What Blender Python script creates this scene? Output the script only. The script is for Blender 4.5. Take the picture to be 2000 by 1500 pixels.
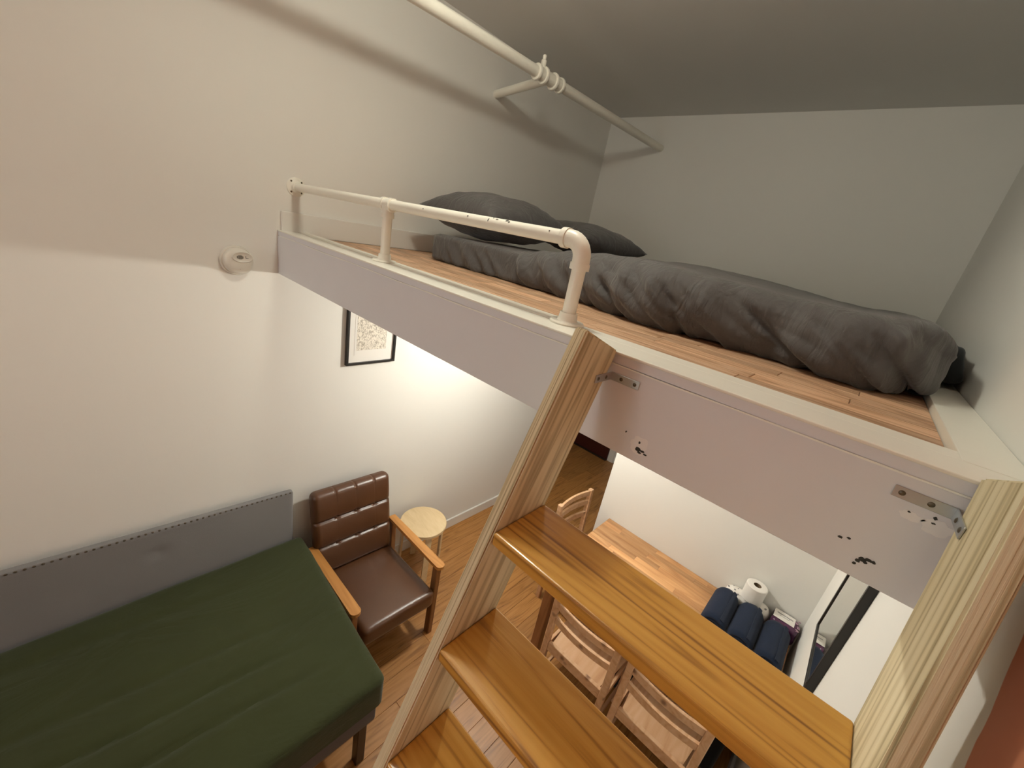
import bpy, bmesh, math, random
from mathutils import Vector, Matrix, noise
random.seed(7)
for o in list(bpy.data.objects): bpy.data.objects.remove(o, do_unlink=True)
S = bpy.context.scene
COL = S.collection

# ---------------------------------------------------------------- camera
cam = bpy.data.cameras.new('camera')
cam.sensor_width = 36.0
cam.lens = 36.0 * 790.914 / 2000.0
cam.clip_start = 0.02
co = bpy.data.objects.new('camera', cam); COL.objects.link(co)
r_ = Vector((0.71884, 0.67086, 0.18224)); u_ = Vector((-0.36124, 0.13650, 0.92243)); b_ = Vector((0.59395, -0.72891, 0.34046))
m = Matrix.Identity(4)
for i in range(3):
    m[i][0] = r_[i]; m[i][1] = u_[i]; m[i][2] = b_[i]
m.translation = Vector((2.11023, -0.72216, 2.52414))
co.matrix_world = m
S.camera = co

# ---------------------------------------------------------------- light and exposure
S.view_settings.view_transform = 'Standard'
S.view_settings.look = 'None'
S.view_settings.exposure = 0.0
S.view_settings.gamma = 1.0
S.view_settings.use_curve_mapping = False
w = bpy.data.worlds.new('world'); S.world = w; w.use_nodes = True
w.node_tree.nodes['Background'].inputs[0].default_value = (0.9, 0.85, 0.75, 1)
w.node_tree.nodes['Background'].inputs[1].default_value = 0.0
LAMP_MAIN = dict(pos=(1.22, 0.10, 3.42), power=28.0, radius=0.085, color=(1.0, 0.99, 0.84))     # globe under the ceiling, over the ladder
LAMP_FILL = dict(pos=(0.85, -2.66, 2.30), power=19.0, radius=0.24, color=(1.0, 1.0, 0.97))     # added fill globe behind the viewer, brightens the loft front
LAMP_LOFT = dict(pos=(0.85, 1.17, 2.106), power=64.0, radius=0.058, color=(1.0, 0.975, 0.87))     # bulb on the underside of the loft

# ---------------------------------------------------------------- materials
def new_mat(name):
    mt = bpy.data.materials.new(name); mt.use_nodes = True
    nt = mt.node_tree; return mt, nt, nt.nodes['Principled BSDF']
def paint(name, col, rough=0.6, var=0.03, scale=3.0, bump=0.0, bscale=250.0, metallic=0.0, spec=0.5, coat=0.0):
    mt, nt, bs = new_mat(name); N, L = nt.nodes, nt.links
    tc = N.new('ShaderNodeTexCoord'); nz = N.new('ShaderNodeTexNoise'); nz.inputs['Scale'].default_value = scale; nz.inputs['Detail'].default_value = 5
    L.new(tc.outputs['Object'], nz.inputs['Vector'])
    mx = N.new('ShaderNodeMix'); mx.data_type = 'RGBA'
    mx.inputs[6].default_value = tuple(c * (1 - var) for c in col) + (1,); mx.inputs[7].default_value = tuple(min(1, c * (1 + var)) for c in col) + (1,)
    L.new(nz.outputs['Fac'], mx.inputs[0]); L.new(mx.outputs[2], bs.inputs['Base Color'])
    bs.inputs['Roughness'].default_value = rough; bs.inputs['Metallic'].default_value = metallic
    bs.inputs['Specular IOR Level'].default_value = spec; bs.inputs['Coat Weight'].default_value = coat
    if bump > 0:
        n2 = N.new('ShaderNodeTexNoise'); n2.inputs['Scale'].default_value = bscale; n2.inputs['Detail'].default_value = 3
        L.new(tc.outputs['Object'], n2.inputs['Vector'])
        bp = N.new('ShaderNodeBump'); bp.inputs['Strength'].default_value = bump; bp.inputs['Distance'].default_value = 0.002
        L.new(n2.outputs['Fac'], bp.inputs['Height']); L.new(bp.outputs['Normal'], bs.inputs['Normal'])
    return mt
def wood(name, dark, mid, light, axis='X', across=14.0, along=1.0, rough=0.4, vary=0.25, ring=0.5, knots=0.0, coat=0.0, bump=0.15, contrast=1.0):
    mt, nt, bs = new_mat(name); N, L = nt.nodes, nt.links
    tc = N.new('ShaderNodeTexCoord'); oi = N.new('ShaderNodeObjectInfo')
    off = N.new('ShaderNodeVectorMath'); off.operation = 'MULTIPLY_ADD'
    cmb = N.new('ShaderNodeCombineXYZ')
    for k in range(3): L.new(oi.outputs['Random'], cmb.inputs[k])
    L.new(cmb.outputs[0], off.inputs[0]); off.inputs[1].default_value = (17.3, 11.7, 23.1); L.new(tc.outputs['Object'], off.inputs[2])
    mp = N.new('ShaderNodeMapping'); sc = [across, across, across]; sc['XYZ'.index(axis)] = along
    mp.inputs['Scale'].default_value = sc; L.new(off.outputs[0], mp.inputs['Vector'])
    n1 = N.new('ShaderNodeTexNoise'); n1.inputs['Scale'].default_value = 1.0; n1.inputs['Detail'].default_value = 6; n1.inputs['Roughness'].default_value = 0.6; n1.inputs['Distortion'].default_value = 0.6
    L.new(mp.outputs[0], n1.inputs['Vector'])
    # cathedral grain: rings of a stretched low-frequency noise
    mp2 = N.new('ShaderNodeMapping'); sc2 = [across * 0.35] * 3; sc2['XYZ'.index(axis)] = along * 0.55
    mp2.inputs['Scale'].default_value = sc2; L.new(off.outputs[0], mp2.inputs['Vector'])
    n2 = N.new('ShaderNodeTexNoise'); n2.inputs['Scale'].default_value = 1.0; n2.inputs['Detail'].default_value = 1.5
    L.new(mp2.outputs[0], n2.inputs['Vector'])
    mu = N.new('ShaderNodeMath'); mu.operation = 'MULTIPLY'; mu.inputs[1].default_value = 55.0; L.new(n2.outputs['Fac'], mu.inputs[0])
    sn = N.new('ShaderNodeMath'); sn.operation = 'SINE'; L.new(mu.outputs[0], sn.inputs[0])
    mr = N.new('ShaderNodeMapRange'); mr.inputs[1].default_value = -1; mr.inputs[2].default_value = 1; L.new(sn.outputs[0], mr.inputs[0])
    mixf = N.new('ShaderNodeMix'); mixf.inputs[0].default_value = ring; L.new(n1.outputs['Fac'], mixf.inputs[2]); L.new(mr.outputs[0], mixf.inputs[3])
    cr = N.new('ShaderNodeValToRGB'); e = cr.color_ramp.elements
    e[0].position = 0.43 - 0.24 / contrast; e[0].color = (*dark, 1); e[1].position = 0.5 + 0.25 / contrast; e[1].color = (*light, 1)
    em = e.new(0.43); em.color = (*mid, 1)
    L.new(mixf.outputs[0], cr.inputs[0])
    # per-piece tone
    hv = N.new('ShaderNodeHueSaturation')
    mv = N.new('ShaderNodeMapRange'); mv.inputs[3].default_value = 1 - vary; mv.inputs[4].default_value = 1 + vary; L.new(oi.outputs['Random'], mv.inputs[0]); L.new(mv.outputs[0], hv.inputs['Value'])
    L.new(cr.outputs[0], hv.inputs['Color'])
    out = hv.outputs[0]
    if knots > 0:
        mp3 = N.new('ShaderNodeMapping'); sc3 = [9.0] * 3; sc3['XYZ'.index(axis)] = 4.0
        mp3.inputs['Scale'].default_value = sc3; L.new(off.outputs[0], mp3.inputs['Vector'])
        vo = N.new('ShaderNodeTexVoronoi'); vo.inputs['Scale'].default_value = 1.0; L.new(mp3.outputs[0], vo.inputs['Vector'])
        kr = N.new('ShaderNodeMapRange'); kr.inputs[1].default_value = 0.06; kr.inputs[2].default_value = 0.17; kr.inputs[3].default_value = knots; kr.inputs[4].default_value = 0.0; L.new(vo.outputs['Distance'], kr.inputs[0])
        mk = N.new('ShaderNodeMix'); mk.data_type = 'RGBA'; mk.inputs[7].default_value = (dark[0] * .35, dark[1] * .3, dark[2] * .3, 1)
        L.new(kr.outputs[0], mk.inputs[0]); L.new(out, mk.inputs[6]); out = mk.outputs[2]
    L.new(out, bs.inputs['Base Color'])
    bs.inputs['Roughness'].default_value = rough; bs.inputs['Coat Weight'].default_value = coat; bs.inputs['Coat Roughness'].default_value = 0.12
    bp = N.new('ShaderNodeBump'); bp.inputs['Strength'].default_value = bump; bp.inputs['Distance'].default_value = 0.002
    L.new(n1.outputs['Fac'], bp.inputs['Height']); L.new(bp.outputs['Normal'], bs.inputs['Normal'])
    return mt
def fabric(name, col, rough=0.9, var=0.12, scale=6.0, weave=600.0, sheen=0.2, bump=0.25):
    mt = paint(name, col, rough, var, scale, bump, weave, spec=0.25)
    bs = mt.node_tree.nodes['Principled BSDF']; bs.inputs['Sheen Weight'].default_value = sheen
    return mt

M = {}
M['wall'] = paint('wall_paint', (0.83, 0.815, 0.765), 0.75, 0.025, 1.7, 0.12, 60.0, spec=0.25)
M['ceil'] = paint('ceiling_paint', (0.74, 0.725, 0.69), 0.85, 0.02, 1.5, 0.1, 80.0, spec=0.2)
M['trim'] = paint('trim_gloss_paint', (0.90, 0.875, 0.79), 0.35, 0.03, 8.0, 0.25, 35.0)
M['base'] = paint('baseboard_paint', (0.80, 0.78, 0.73), 0.4, 0.02, 6.0)
M['fascia'] = paint('fascia_paint', (0.79, 0.79, 0.83), 0.55, 0.03, 5.0, 0.15, 50.0)
M['caulk'] = paint('caulk', (0.93, 0.92, 0.88), 0.6, 0.1, 40.0)
M['pipe'] = paint('pipe_paint', (0.89, 0.86, 0.76), 0.32, 0.03, 10.0, 0.2, 90.0)
M['chip'] = paint('bare_metal_chip', (0.06, 0.055, 0.05), 0.5, 0.3, 80.0)
M['stain'] = paint('dark_scuff', (0.045, 0.045, 0.04), 0.8, 0.4, 150.0)
M['patch'] = paint('filler_patch', (0.88, 0.87, 0.88), 0.7, 0.06, 60.0)
M['zinc'] = paint('zinc', (0.52, 0.56, 0.58), 0.32, 0.1, 60.0, 0.1, 200.0, metallic=0.9)
M['screw'] = paint('screw_steel', (0.14, 0.12, 0.09), 0.4, 0.2, 80.0, metallic=0.8)
M['plast'] = paint('white_plastic', (0.78, 0.75, 0.67), 0.4, 0.02, 10.0)
M['plast2'] = paint('grey_slot', (0.12, 0.11, 0.09), 0.6, 0.1, 30.0)
M['black'] = paint('black_frame', (0.012, 0.011, 0.010), 0.4, 0.2, 20.0)
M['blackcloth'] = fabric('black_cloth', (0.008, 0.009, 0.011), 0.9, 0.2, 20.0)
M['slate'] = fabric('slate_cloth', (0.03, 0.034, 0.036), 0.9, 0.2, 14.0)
M['mat_white'] = paint('mat_board', (0.80, 0.77, 0.72), 0.7, 0.01, 10.0)
M['charcoal'] = fabric('charcoal_bedding', (0.092, 0.086, 0.084), 0.72, 0.10, 5.0, 500.0, 0.25)
def crumple(mt, scale, dist, stretch=(1, 1, 1)):
    nt = mt.node_tree; N, L = nt.nodes, nt.links; bs = N['Principled BSDF']; old = bs.inputs['Normal'].links[0].from_node
    tc = N.new('ShaderNodeTexCoord'); mp = N.new('ShaderNodeMapping'); mp.inputs['Scale'].default_value = stretch; mp.inputs['Rotation'].default_value = (0, 0.6, 0); L.new(tc.outputs['Object'], mp.inputs['Vector'])
    nz = N.new('ShaderNodeTexNoise'); nz.inputs['Scale'].default_value = scale; nz.inputs['Detail'].default_value = 4; nz.inputs['Distortion'].default_value = 1.2; L.new(mp.outputs[0], nz.inputs['Vector'])
    ab = N.new('ShaderNodeMath'); ab.operation = 'SUBTRACT'; ab.inputs[1].default_value = 0.5; L.new(nz.outputs['Fac'], ab.inputs[0])
    a2 = N.new('ShaderNodeMath'); a2.operation = 'ABSOLUTE'; L.new(ab.outputs[0], a2.inputs[0])
    bp = N.new('ShaderNodeBump'); bp.inputs['Strength'].default_value = 0.55; bp.inputs['Distance'].default_value = dist; L.new(a2.outputs[0], bp.inputs['Height'])
    L.new(bp.outputs['Normal'], old.inputs['Normal'])
crumple(M['charcoal'], 8.0, 0.026, (2.0, 1.0, 0.7))
M['green'] = fabric('green_sheet', (0.031, 0.038, 0.010), 0.85, 0.16, 3.0, 420.0, 0.15)
crumple(M['green'], 3.5, 0.03, (1.0, 0.45, 1.0))
M['greyup'] = fabric('grey_upholstery', (0.21, 0.205, 0.205), 0.85, 0.10, 2.5, 500.0, 0.2)
M['skirt'] = fabric('dark_skirt_upholstery', (0.085, 0.068, 0.066), 0.85, 0.15, 8.0, 500.0, 0.15)
M['navy'] = fabric('navy_terry', (0.010, 0.018, 0.040), 0.95, 0.3, 40.0, 420.0, 0.08, 0.8)
M['paper'] = paint('tissue_paper', (0.84, 0.80, 0.74), 0.9, 0.02, 20.0, 0.2, 300.0, spec=0.2)
M['card'] = paint('cardboard', (0.20, 0.14, 0.08), 0.9, 0.1, 40.0)
M['purple'] = paint('purple_wrap', (0.075, 0.022, 0.06), 0.2, 0.4, 60.0, 0.5, 90.0)
M['pinkwrap'] = paint('pink_wrap', (0.50, 0.30, 0.38), 0.2, 0.3, 120.0)
M['ink'] = paint('grey_ink', (0.24, 0.23, 0.22), 0.7, 0.2, 200.0)
M['leather'] = paint('brown_leather', (0.092, 0.038, 0.016), 0.30, 0.14, 9.0, 0.22, 320.0, spec=0.6)
M['maroon'] = paint('maroon_door_paint', (0.055, 0.010, 0.008), 0.35, 0.1, 8.0)
M['darkwood'] = wood('dark_leg_wood', (0.02, 0.012, 0.008), (0.03, 0.018, 0.012), (0.05, 0.03, 0.02), 'Z', 20, 1.5, 0.4)
M['oak'] = wood('varnished_oak_tread', (0.22, 0.08, 0.012), (0.66, 0.335, 0.055), (0.76, 0.42, 0.088), 'X', 52, 1.8, 0.34, 0.07, 0.26, 0.0, 0.35, 0.3, 1.12)
M['pine_raw'] = wood('raw_pine_stringer', (0.33, 0.25, 0.125), (0.70, 0.60, 0.38), (0.78, 0.69, 0.48), 'Z', 56, 1.2, 0.75, 0.04, 0.40, 0.0, 0.0, 1.0, 0.95)
for nd in M['pine_raw'].node_tree.nodes:        # growth rings stand closer across the narrow edge
    if nd.bl_idname == 'ShaderNodeMapping': sc_ = nd.inputs['Scale'].default_value; nd.inputs['Scale'].default_value = (sc_[0] * 3.2, sc_[1], sc_[2])
M['armwood'] = wood('honey_arm_wood', (0.36, 0.15, 0.035), (0.50, 0.22, 0.055), (0.60, 0.29, 0.085), 'X', 30, 2.0, 0.4, 0.08, 0.2)
M['legwood'] = wood('brown_leg_wood', (0.14, 0.055, 0.018), (0.21, 0.09, 0.03), (0.29, 0.13, 0.045), 'Z', 30, 2.0, 0.45, 0.1, 0.2)
M['birch'] = wood('birch_stool', (0.62, 0.46, 0.26), (0.70, 0.53, 0.30), (0.76, 0.59, 0.36), 'X', 30, 6.0, 0.45, 0.03, 0.12)
M['pinechair'] = wood('pink_pine', (0.48, 0.24, 0.11), (0.63, 0.37, 0.20), (0.70, 0.45, 0.27), 'Y', 26, 2.0, 0.45, 0.03, 0.2, 0.85)
M['pinetable'] = wood('butcher_block', (0.32, 0.13, 0.045), (0.50, 0.25, 0.10), (0.62, 0.35, 0.16), 'X', 26, 2.0, 0.38, 0.34, 0.2, 0.5)
M['tableleg'] = wood('table_leg_wood', (0.20, 0.085, 0.03), (0.29, 0.13, 0.05), (0.36, 0.17, 0.07), 'Z', 26, 2.0, 0.45, 0.1, 0.25)
M['floorw'] = wood('laminate_floor', (0.14, 0.052, 0.012), (0.38, 0.17, 0.045), (0.48, 0.235, 0.072), 'Y', 48, 2.6, 0.4, 0.12, 0.20, 0.0, 0.0, 0.12)
M['loftw'] = wood('loft_laminate', (0.38, 0.20, 0.105), (0.56, 0.335, 0.195), (0.67, 0.44, 0.285), 'X', 46, 3.2, 0.5, 0.20, 0.40, 0.0, 0.0, 0.12)
M['sub'] = paint('subfloor', (0.05, 0.03, 0.015), 0.8, 0.1, 10.0)
def glass_mirror():
    mt, nt, bs = new_mat('mirror_glass'); N, L = nt.nodes, nt.links
    bs.inputs['Metallic'].default_value = 1.0; bs.inputs['Roughness'].default_value = 0.03
    nz = N.new('ShaderNodeTexNoise'); nz.inputs['Scale'].default_value = 4
    mx = N.new('ShaderNodeMix'); mx.data_type = 'RGBA'; mx.inputs[6].default_value = (0.80, 0.83, 0.80, 1); mx.inputs[7].default_value = (0.86, 0.88, 0.86, 1)
    L.new(nz.outputs['Fac'], mx.inputs[0]); L.new(mx.outputs[2], bs.inputs['Base Color']); return mt
M['mirror'] = glass_mirror()
def glow(name, col, strength):
    mt, nt, bs = new_mat(name); bs.inputs['Base Color'].default_value = (0.8, 0.8, 0.75, 1)
    bs.inputs['Emission Color'].default_value = (*col, 1); bs.inputs['Emission Strength'].default_value = strength; return mt
def coral_wall():
    # right wall: off-white paint with a coral painted field, its soft hand-painted edge running up the wall
    mt = paint('right_wall_paint', (0.83, 0.815, 0.765), 0.75, 0.025, 1.7, 0.12, 60.0, spec=0.25)
    nt = mt.node_tree; N, L = nt.nodes, nt.links; bs = N['Principled BSDF']
    src = bs.inputs['Base Color'].links[0].from_socket
    tc = N.new('ShaderNodeTexCoord'); sp = N.new('ShaderNodeSeparateXYZ'); L.new(tc.outputs['Object'], sp.inputs[0])
    nz = N.new('ShaderNodeTexNoise'); nz.inputs['Scale'].default_value = 14.0; L.new(tc.outputs['Object'], nz.inputs['Vector'])
    # edge: y = -0.094 + (z-2.237)*0.578
    a = N.new('ShaderNodeMath'); a.operation = 'MULTIPLY_ADD'; a.inputs[1].default_value = 0.578; a.inputs[2].default_value = -0.094 - 2.237 * 0.578; L.new(sp.outputs['Z'], a.inputs[0])
    b = N.new('ShaderNodeMath'); b.operation = 'MULTIPLY_ADD'; b.inputs[1].default_value = 0.02; L.new(nz.outputs['Fac'], b.inputs[0]); L.new(a.outputs[0], b.inputs[2])
    c = N.new('ShaderNodeMath'); c.operation = 'SUBTRACT'; L.new(b.outputs[0], c.inputs[0]); L.new(sp.outputs['Y'], c.inputs[1])
    d = N.new('ShaderNodeMapRange'); d.inputs[1].default_value = 0.009; d.inputs[2].default_value = 0.011; L.new(c.outputs[0], d.inputs[0])
    mx = N.new('ShaderNodeMix'); mx.data_type = 'RGBA'; mx.inputs[7].default_value = (0.60, 0.235, 0.13, 1)
    L.new(d.outputs[0], mx.inputs[0]); L.new(src, mx.inputs[6]); L.new(mx.outputs[2], bs.inputs['Base Color'])
    return mt
M['coral'] = coral_wall()
def print_paper():
    # cream sheet with rows of faint handwriting-like strokes
    mt, nt, bs = new_mat('printed_sheet'); N, L = nt.nodes, nt.links
    tc = N.new('ShaderNodeTexCoord'); mp = N.new('ShaderNodeMapping'); mp.inputs['Scale'].default_value = (1, 90, 62); L.new(tc.outputs['Object'], mp.inputs['Vector'])
    nz = N.new('ShaderNodeTexNoise'); nz.inputs['Scale'].default_value = 1.0; nz.inputs['Detail'].default_value = 2; nz.inputs['Distortion'].default_value = 1.5; L.new(mp.outputs[0], nz.inputs['Vector'])
    cr = N.new('ShaderNodeValToRGB'); e = cr.color_ramp.elements
    e[0].position = 0.40; e[0].color = (0.42, 0.37, 0.30, 1); e[1].position = 0.54; e[1].color = (0.80, 0.74, 0.64, 1)
    L.new(nz.outputs['Fac'], cr.inputs[0]); L.new(cr.outputs[0], bs.inputs['Base Color']); bs.inputs['Roughness'].default_value = 0.6
    return mt
M['print'] = print_paper()

# ---------------------------------------------------------------- mesh helpers
class MB:
    def __init__(s): s.bm = bmesh.new()
    def box(s, x0, x1, y0, y1, z0, z1, bev=0.0, seg=2, rot=None, piv=None):
        r = bmesh.ops.create_cube(s.bm, size=1.0); vs = r['verts']
        for v in vs:
            v.co = Vector(((x0 + x1) / 2 + v.co.x * (x1 - x0), (y0 + y1) / 2 + v.co.y * (y1 - y0), (z0 + z1) / 2 + v.co.z * (z1 - z0)))
        if bev > 0:
            es = list({e for v in vs for e in v.link_edges})
            g = bmesh.ops.bevel(s.bm, geom=es, offset=bev, segments=seg, profile=0.5, affect='EDGES')
            vs = list({v for f in g['faces'] for v in f.verts} | {v for v in vs if v.is_valid})
        if rot is not None:
            pv = Vector(piv) if piv else Vector((0, 0, 0))
            for v in vs: v.co = rot @ (v.co - pv) + pv
        return s
    def cyl(s, a, b, r, r2=None, seg=24, cap=True):
        a, b = Vector(a), Vector(b); d = b - a; r2 = r if r2 is None else r2
        q = d.to_track_quat('Z', 'Y').to_matrix()
        R1 = [s.bm.verts.new(a + q @ Vector((r * math.cos(t), r * math.sin(t), 0))) for t in [2 * math.pi * k / seg for k in range(seg)]]
        R2 = [s.bm.verts.new(b + q @ Vector((r2 * math.cos(t), r2 * math.sin(t), 0))) for t in [2 * math.pi * k / seg for k in range(seg)]]
        for k in range(seg): s.bm.faces.new((R1[k], R1[(k + 1) % seg], R2[(k + 1) % seg], R2[k]))
        if cap: s.bm.faces.new(R1[::-1]); s.bm.faces.new(R2)
        return s
    def tube(s, pts, r, seg=20, cap=True):
        pts = [Vector(p) for p in pts]; n = len(pts); rings = []
        up = None
        for i, p in enumerate(pts):
            t = (pts[min(i + 1, n - 1)] - pts[max(i - 1, 0)]).normalized()
            if up is None:
                up = t.orthogonal().normalized()
            up = (up - t * up.dot(t)).normalized(); sd = t.cross(up)
            rr = r[i] if isinstance(r, (list, tuple)) else r
            rings.append([s.bm.verts.new(p + rr * (math.cos(a) * up + math.sin(a) * sd)) for a in [2 * math.pi * k / seg for k in range(seg)]])
        for i in range(n - 1):
            for k in range(seg): s.bm.faces.new((rings[i][k], rings[i][(k + 1) % seg], rings[i + 1][(k + 1) % seg], rings[i + 1][k]))
        if cap: s.bm.faces.new(rings[0][::-1]); s.bm.faces.new(rings[-1])
        return s
    def lathe(s, prof, o=(0, 0, 0), axis=(0, 0, 1), seg=40):
        q = Vector(axis).to_track_quat('Z', 'Y').to_matrix(); o = Vector(o); rings = []
        for (r, z) in prof:
            if r < 1e-6: rings.append([s.bm.verts.new(o + q @ Vector((0, 0, z)))])
            else: rings.append([s.bm.verts.new(o + q @ Vector((r * math.cos(a), r * math.sin(a), z))) for a in [2 * math.pi * k / seg for k in range(seg)]])
        for A, B in zip(rings, rings[1:]):
            for k in range(seg):
                k2 = (k + 1) % seg
                if len(A) == 1 and len(B) == 1: continue
                if len(A) == 1: s.bm.faces.new((A[0], B[k2], B[k]))
                elif len(B) == 1: s.bm.faces.new((A[k], A[k2], B[0]))
                else: s.bm.faces.new((A[k], A[k2], B[k2], B[k]))
        return s
    def prism(s, pts, thick):
        # pts: list of 3D points of a planar outline, thick: vector
        t = Vector(thick); A = [s.bm.verts.new(Vector(p)) for p in pts]; B = [s.bm.verts.new(Vector(p) + t) for p in pts]
        n = len(pts); s.bm.faces.new(A[::-1]); s.bm.faces.new(B)
        for k in range(n): s.bm.faces.new((A[k], A[(k + 1) % n], B[(k + 1) % n], B[k]))
        return s
    def soft(s, lo, hi, r, n, fn=None):
        # rounded box surface on an even grid; fn(pos, normal) -> pos
        lo, hi = Vector(lo), Vector(hi); vd = {}
        def get(i, j, k):
            key = (i, j, k)
            if key not in vd:
                p = Vector((lo.x + (hi.x - lo.x) * i / n[0], lo.y + (hi.y - lo.y) * j / n[1], lo.z + (hi.z - lo.z) * k / n[2]))
                inn = Vector([min(max(p[a], lo[a] + r), hi[a] - r) for a in range(3)])
                d = p - inn
                nr = d.normalized() if d.length > 1e-9 else Vector((0, 0, 1))
                q = inn + nr * r if d.length > 1e-9 else p
                if fn: q = fn(q, nr)
                vd[key] = s.bm.verts.new(q)
            return vd[key]
        nx, ny, nz = n
        for i in range(nx):
            for j in range(ny):
                s.bm.faces.new((get(i, j, 0), get(i, j + 1, 0), get(i + 1, j + 1, 0), get(i + 1, j, 0)))
                s.bm.faces.new((get(i, j, nz), get(i + 1, j, nz), get(i + 1, j + 1, nz), get(i, j + 1, nz)))
        for i in range(nx):
            for k in range(nz):
                s.bm.faces.new((get(i, 0, k), get(i + 1, 0, k), get(i + 1, 0, k + 1), get(i, 0, k + 1)))
                s.bm.faces.new((get(i, ny, k), get(i, ny, k + 1), get(i + 1, ny, k + 1), get(i + 1, ny, k)))
        for j in range(ny):
            for k in range(nz):
                s.bm.faces.new((get(0, j, k), get(0, j, k + 1), get(0, j + 1, k + 1), get(0, j + 1, k)))
                s.bm.faces.new((get(nx, j, k), get(nx, j + 1, k), get(nx, j + 1, k + 1), get(nx, j, k + 1)))
        return s
    def mesh(s, name, mat, smooth=False, ang=40):
        bmesh.ops.recalc_face_normals(s.bm, faces=s.bm.faces[:])
        me = bpy.data.meshes.new(name); s.bm.to_mesh(me); s.bm.free()
        me.materials.append(M[mat] if isinstance(mat, str) else mat)
        if smooth:
            me.polygons.foreach_set('use_smooth', [True] * len(me.polygons))
            try: me.set_sharp_from_angle(angle=math.radians(ang))
            except Exception: pass
        return me
    def build(s, name, mat, parent=None, smooth=False, origin=None, ang=40):
        # origin: move the object origin (mesh was modelled in world/parent coordinates)
        if origin is not None:
            for v in s.bm.verts: v.co -= Vector(origin)
        o = bpy.data.objects.new(name, s.mesh(name, mat, smooth, ang)); COL.objects.link(o)
        if origin is not None: o.location = origin
        if parent is not None: o.parent = parent
        return o
def put(name, me, parent, loc=(0, 0, 0), rot=(0, 0, 0), scale=(1, 1, 1)):
    o = bpy.data.objects.new(name, me); COL.objects.link(o); o.parent = parent; o.location = loc; o.rotation_euler = rot; o.scale = scale; return o
def thing(name, label, cat, loc=(0, 0, 0), rz=0.0, group=None):
    o = bpy.data.objects.new(name, None); COL.objects.link(o); o.location = loc; o.rotation_euler = (0, 0, rz); o.empty_display_size = 0.05
    return tag(o, label, cat, group)
def tag(o, label, cat, group=None):
    o['label'] = label; o['category'] = cat
    if group: o['group'] = group
    return o
def struct(o, label=None, cat=None):
    o['kind'] = 'structure'
    if label: o['label'] = label
    if cat: o['category'] = cat
    return o
def copy_tree(o, parent=None):
    c = o.copy(); COL.objects.link(c); c.parent = parent
    for ch in list(o.children): copy_tree(ch, c)
    return c
def rotX(a): return Matrix.Rotation(a, 3, 'X')
def rotY(a): return Matrix.Rotation(a, 3, 'Y')
def rotZ(a): return Matrix.Rotation(a, 3, 'Z')

# ---------------------------------------------------------------- key dimensions (metres)
ZT, ZB = 2.35, 2.155          # loft edge top, fascia bottom
D, H = 2.465, 3.529           # upper back wall, ceiling
XW, XL = 2.337, 2.42          # right wall beside/above the loft, right wall under the loft
YP = 1.77                     # partition behind the table
YF = 3.90                     # far wall with the door

# ================================================================ room shell
fl = struct(MB().box(-1.3, 2.6, -3.1, 4.0, -0.12, -0.012).build('floor', 'sub'), 'warm brown laminate plank floor of the lower room', 'floor')
# floor planks, running away from the viewer (along Y)
pw = 0.126
plank_mesh = {}
def plank(wx, wy, wz, mat):
    key = (round(wx, 3), round(wy, 3), mat)
    if key not in plank_mesh:
        plank_mesh[key] = MB().box(-wx / 2 + .0006, wx / 2 - .0006, -wy / 2 + .0006, wy / 2 - .0006, -wz, 0, 0.0012, 1).mesh('plank', mat)
    return plank_mesh[key]
x = -1.2; row = 0
while x < 2.42 - 1e-6:
    wd = min(pw, 2.42 - x)
    y = -3.0 - [0.0, 0.8, 0.35, 1.0, 0.55][row % 5]
    while y < YF:
        a, b = max(y, -3.0), min(y + 1.2, YF)
        # skip pieces wholly under walls / outside the rooms
        if b - a > 0.03 and not (x + wd < 0.0 and a < 2.6 and b < 2.7):
            put('plank', plank(wd, b - a, 0.012, 'floorw'), fl, (x + wd / 2, (a + b) / 2, 0))
        y += 1.2
    x += pw; row += 1

struct(MB().box(-0.1, 0, -3.0, 2.6, 0, H).build('wall_left', 'wall'), 'long off-white wall carrying the smoke alarm and framed print', 'wall')
struct(MB().box(-0.1, XW, D, D + 0.1, ZB + 0.02, H).build('wall_back', 'wall'), 'off-white wall behind the bed on the loft', 'wall')
wr = MB()
wr.box(XW, 2.6, -3.0, 0.0, 0, H)
wr.box(XW, 2.6, 0.0, D + 0.1, ZB, H)
wr.box(XL, 2.6, 0.0, YF, 0, ZB)
struct(wr.build('wall_right', 'coral'), 'off-white right wall with a coral painted field low beside the ladder', 'wall')
struct(MB().box(-0.1, 2.6, -3.1, -3.0, 0, H).build('wall_front', 'wall'), 'off-white wall behind the viewer', 'wall')
struct(MB().box(-0.1, 2.6, -3.1, D + 0.1, H, H + 0.1).build('ceiling', 'ceil'), 'plain off-white ceiling in shade above the loft', 'ceiling')
struct(MB().box(1.13, XL, YP, YP + 0.1, 0, ZB).build('wall_partition', 'wall'), 'short white partition wall behind the wooden table', 'wall')
struct(MB().box(-1.2, XL, YF, YF + 0.1, 0, ZB).build('wall_far', 'wall'), 'far white wall under the loft with the maroon door', 'wall')
struct(MB().box(-1.3, -1.2, 2.5, YF + 0.1, 0, ZB).build('wall_hall', 'wall'), 'side wall of the hall under the loft', 'wall')
struct(MB().box(-1.2, -0.1, 2.5, 2.6, 0, ZB).build('wall_nook', 'wall'), 'short return wall at the end of the left wall', 'wall')
struct(MB().box(-1.3, 2.6, D, YF + 0.1, ZB, ZB + 0.05).build('ceiling_hall', 'ceil'), 'low ceiling of the hall beyond the loft', 'ceiling')

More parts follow.
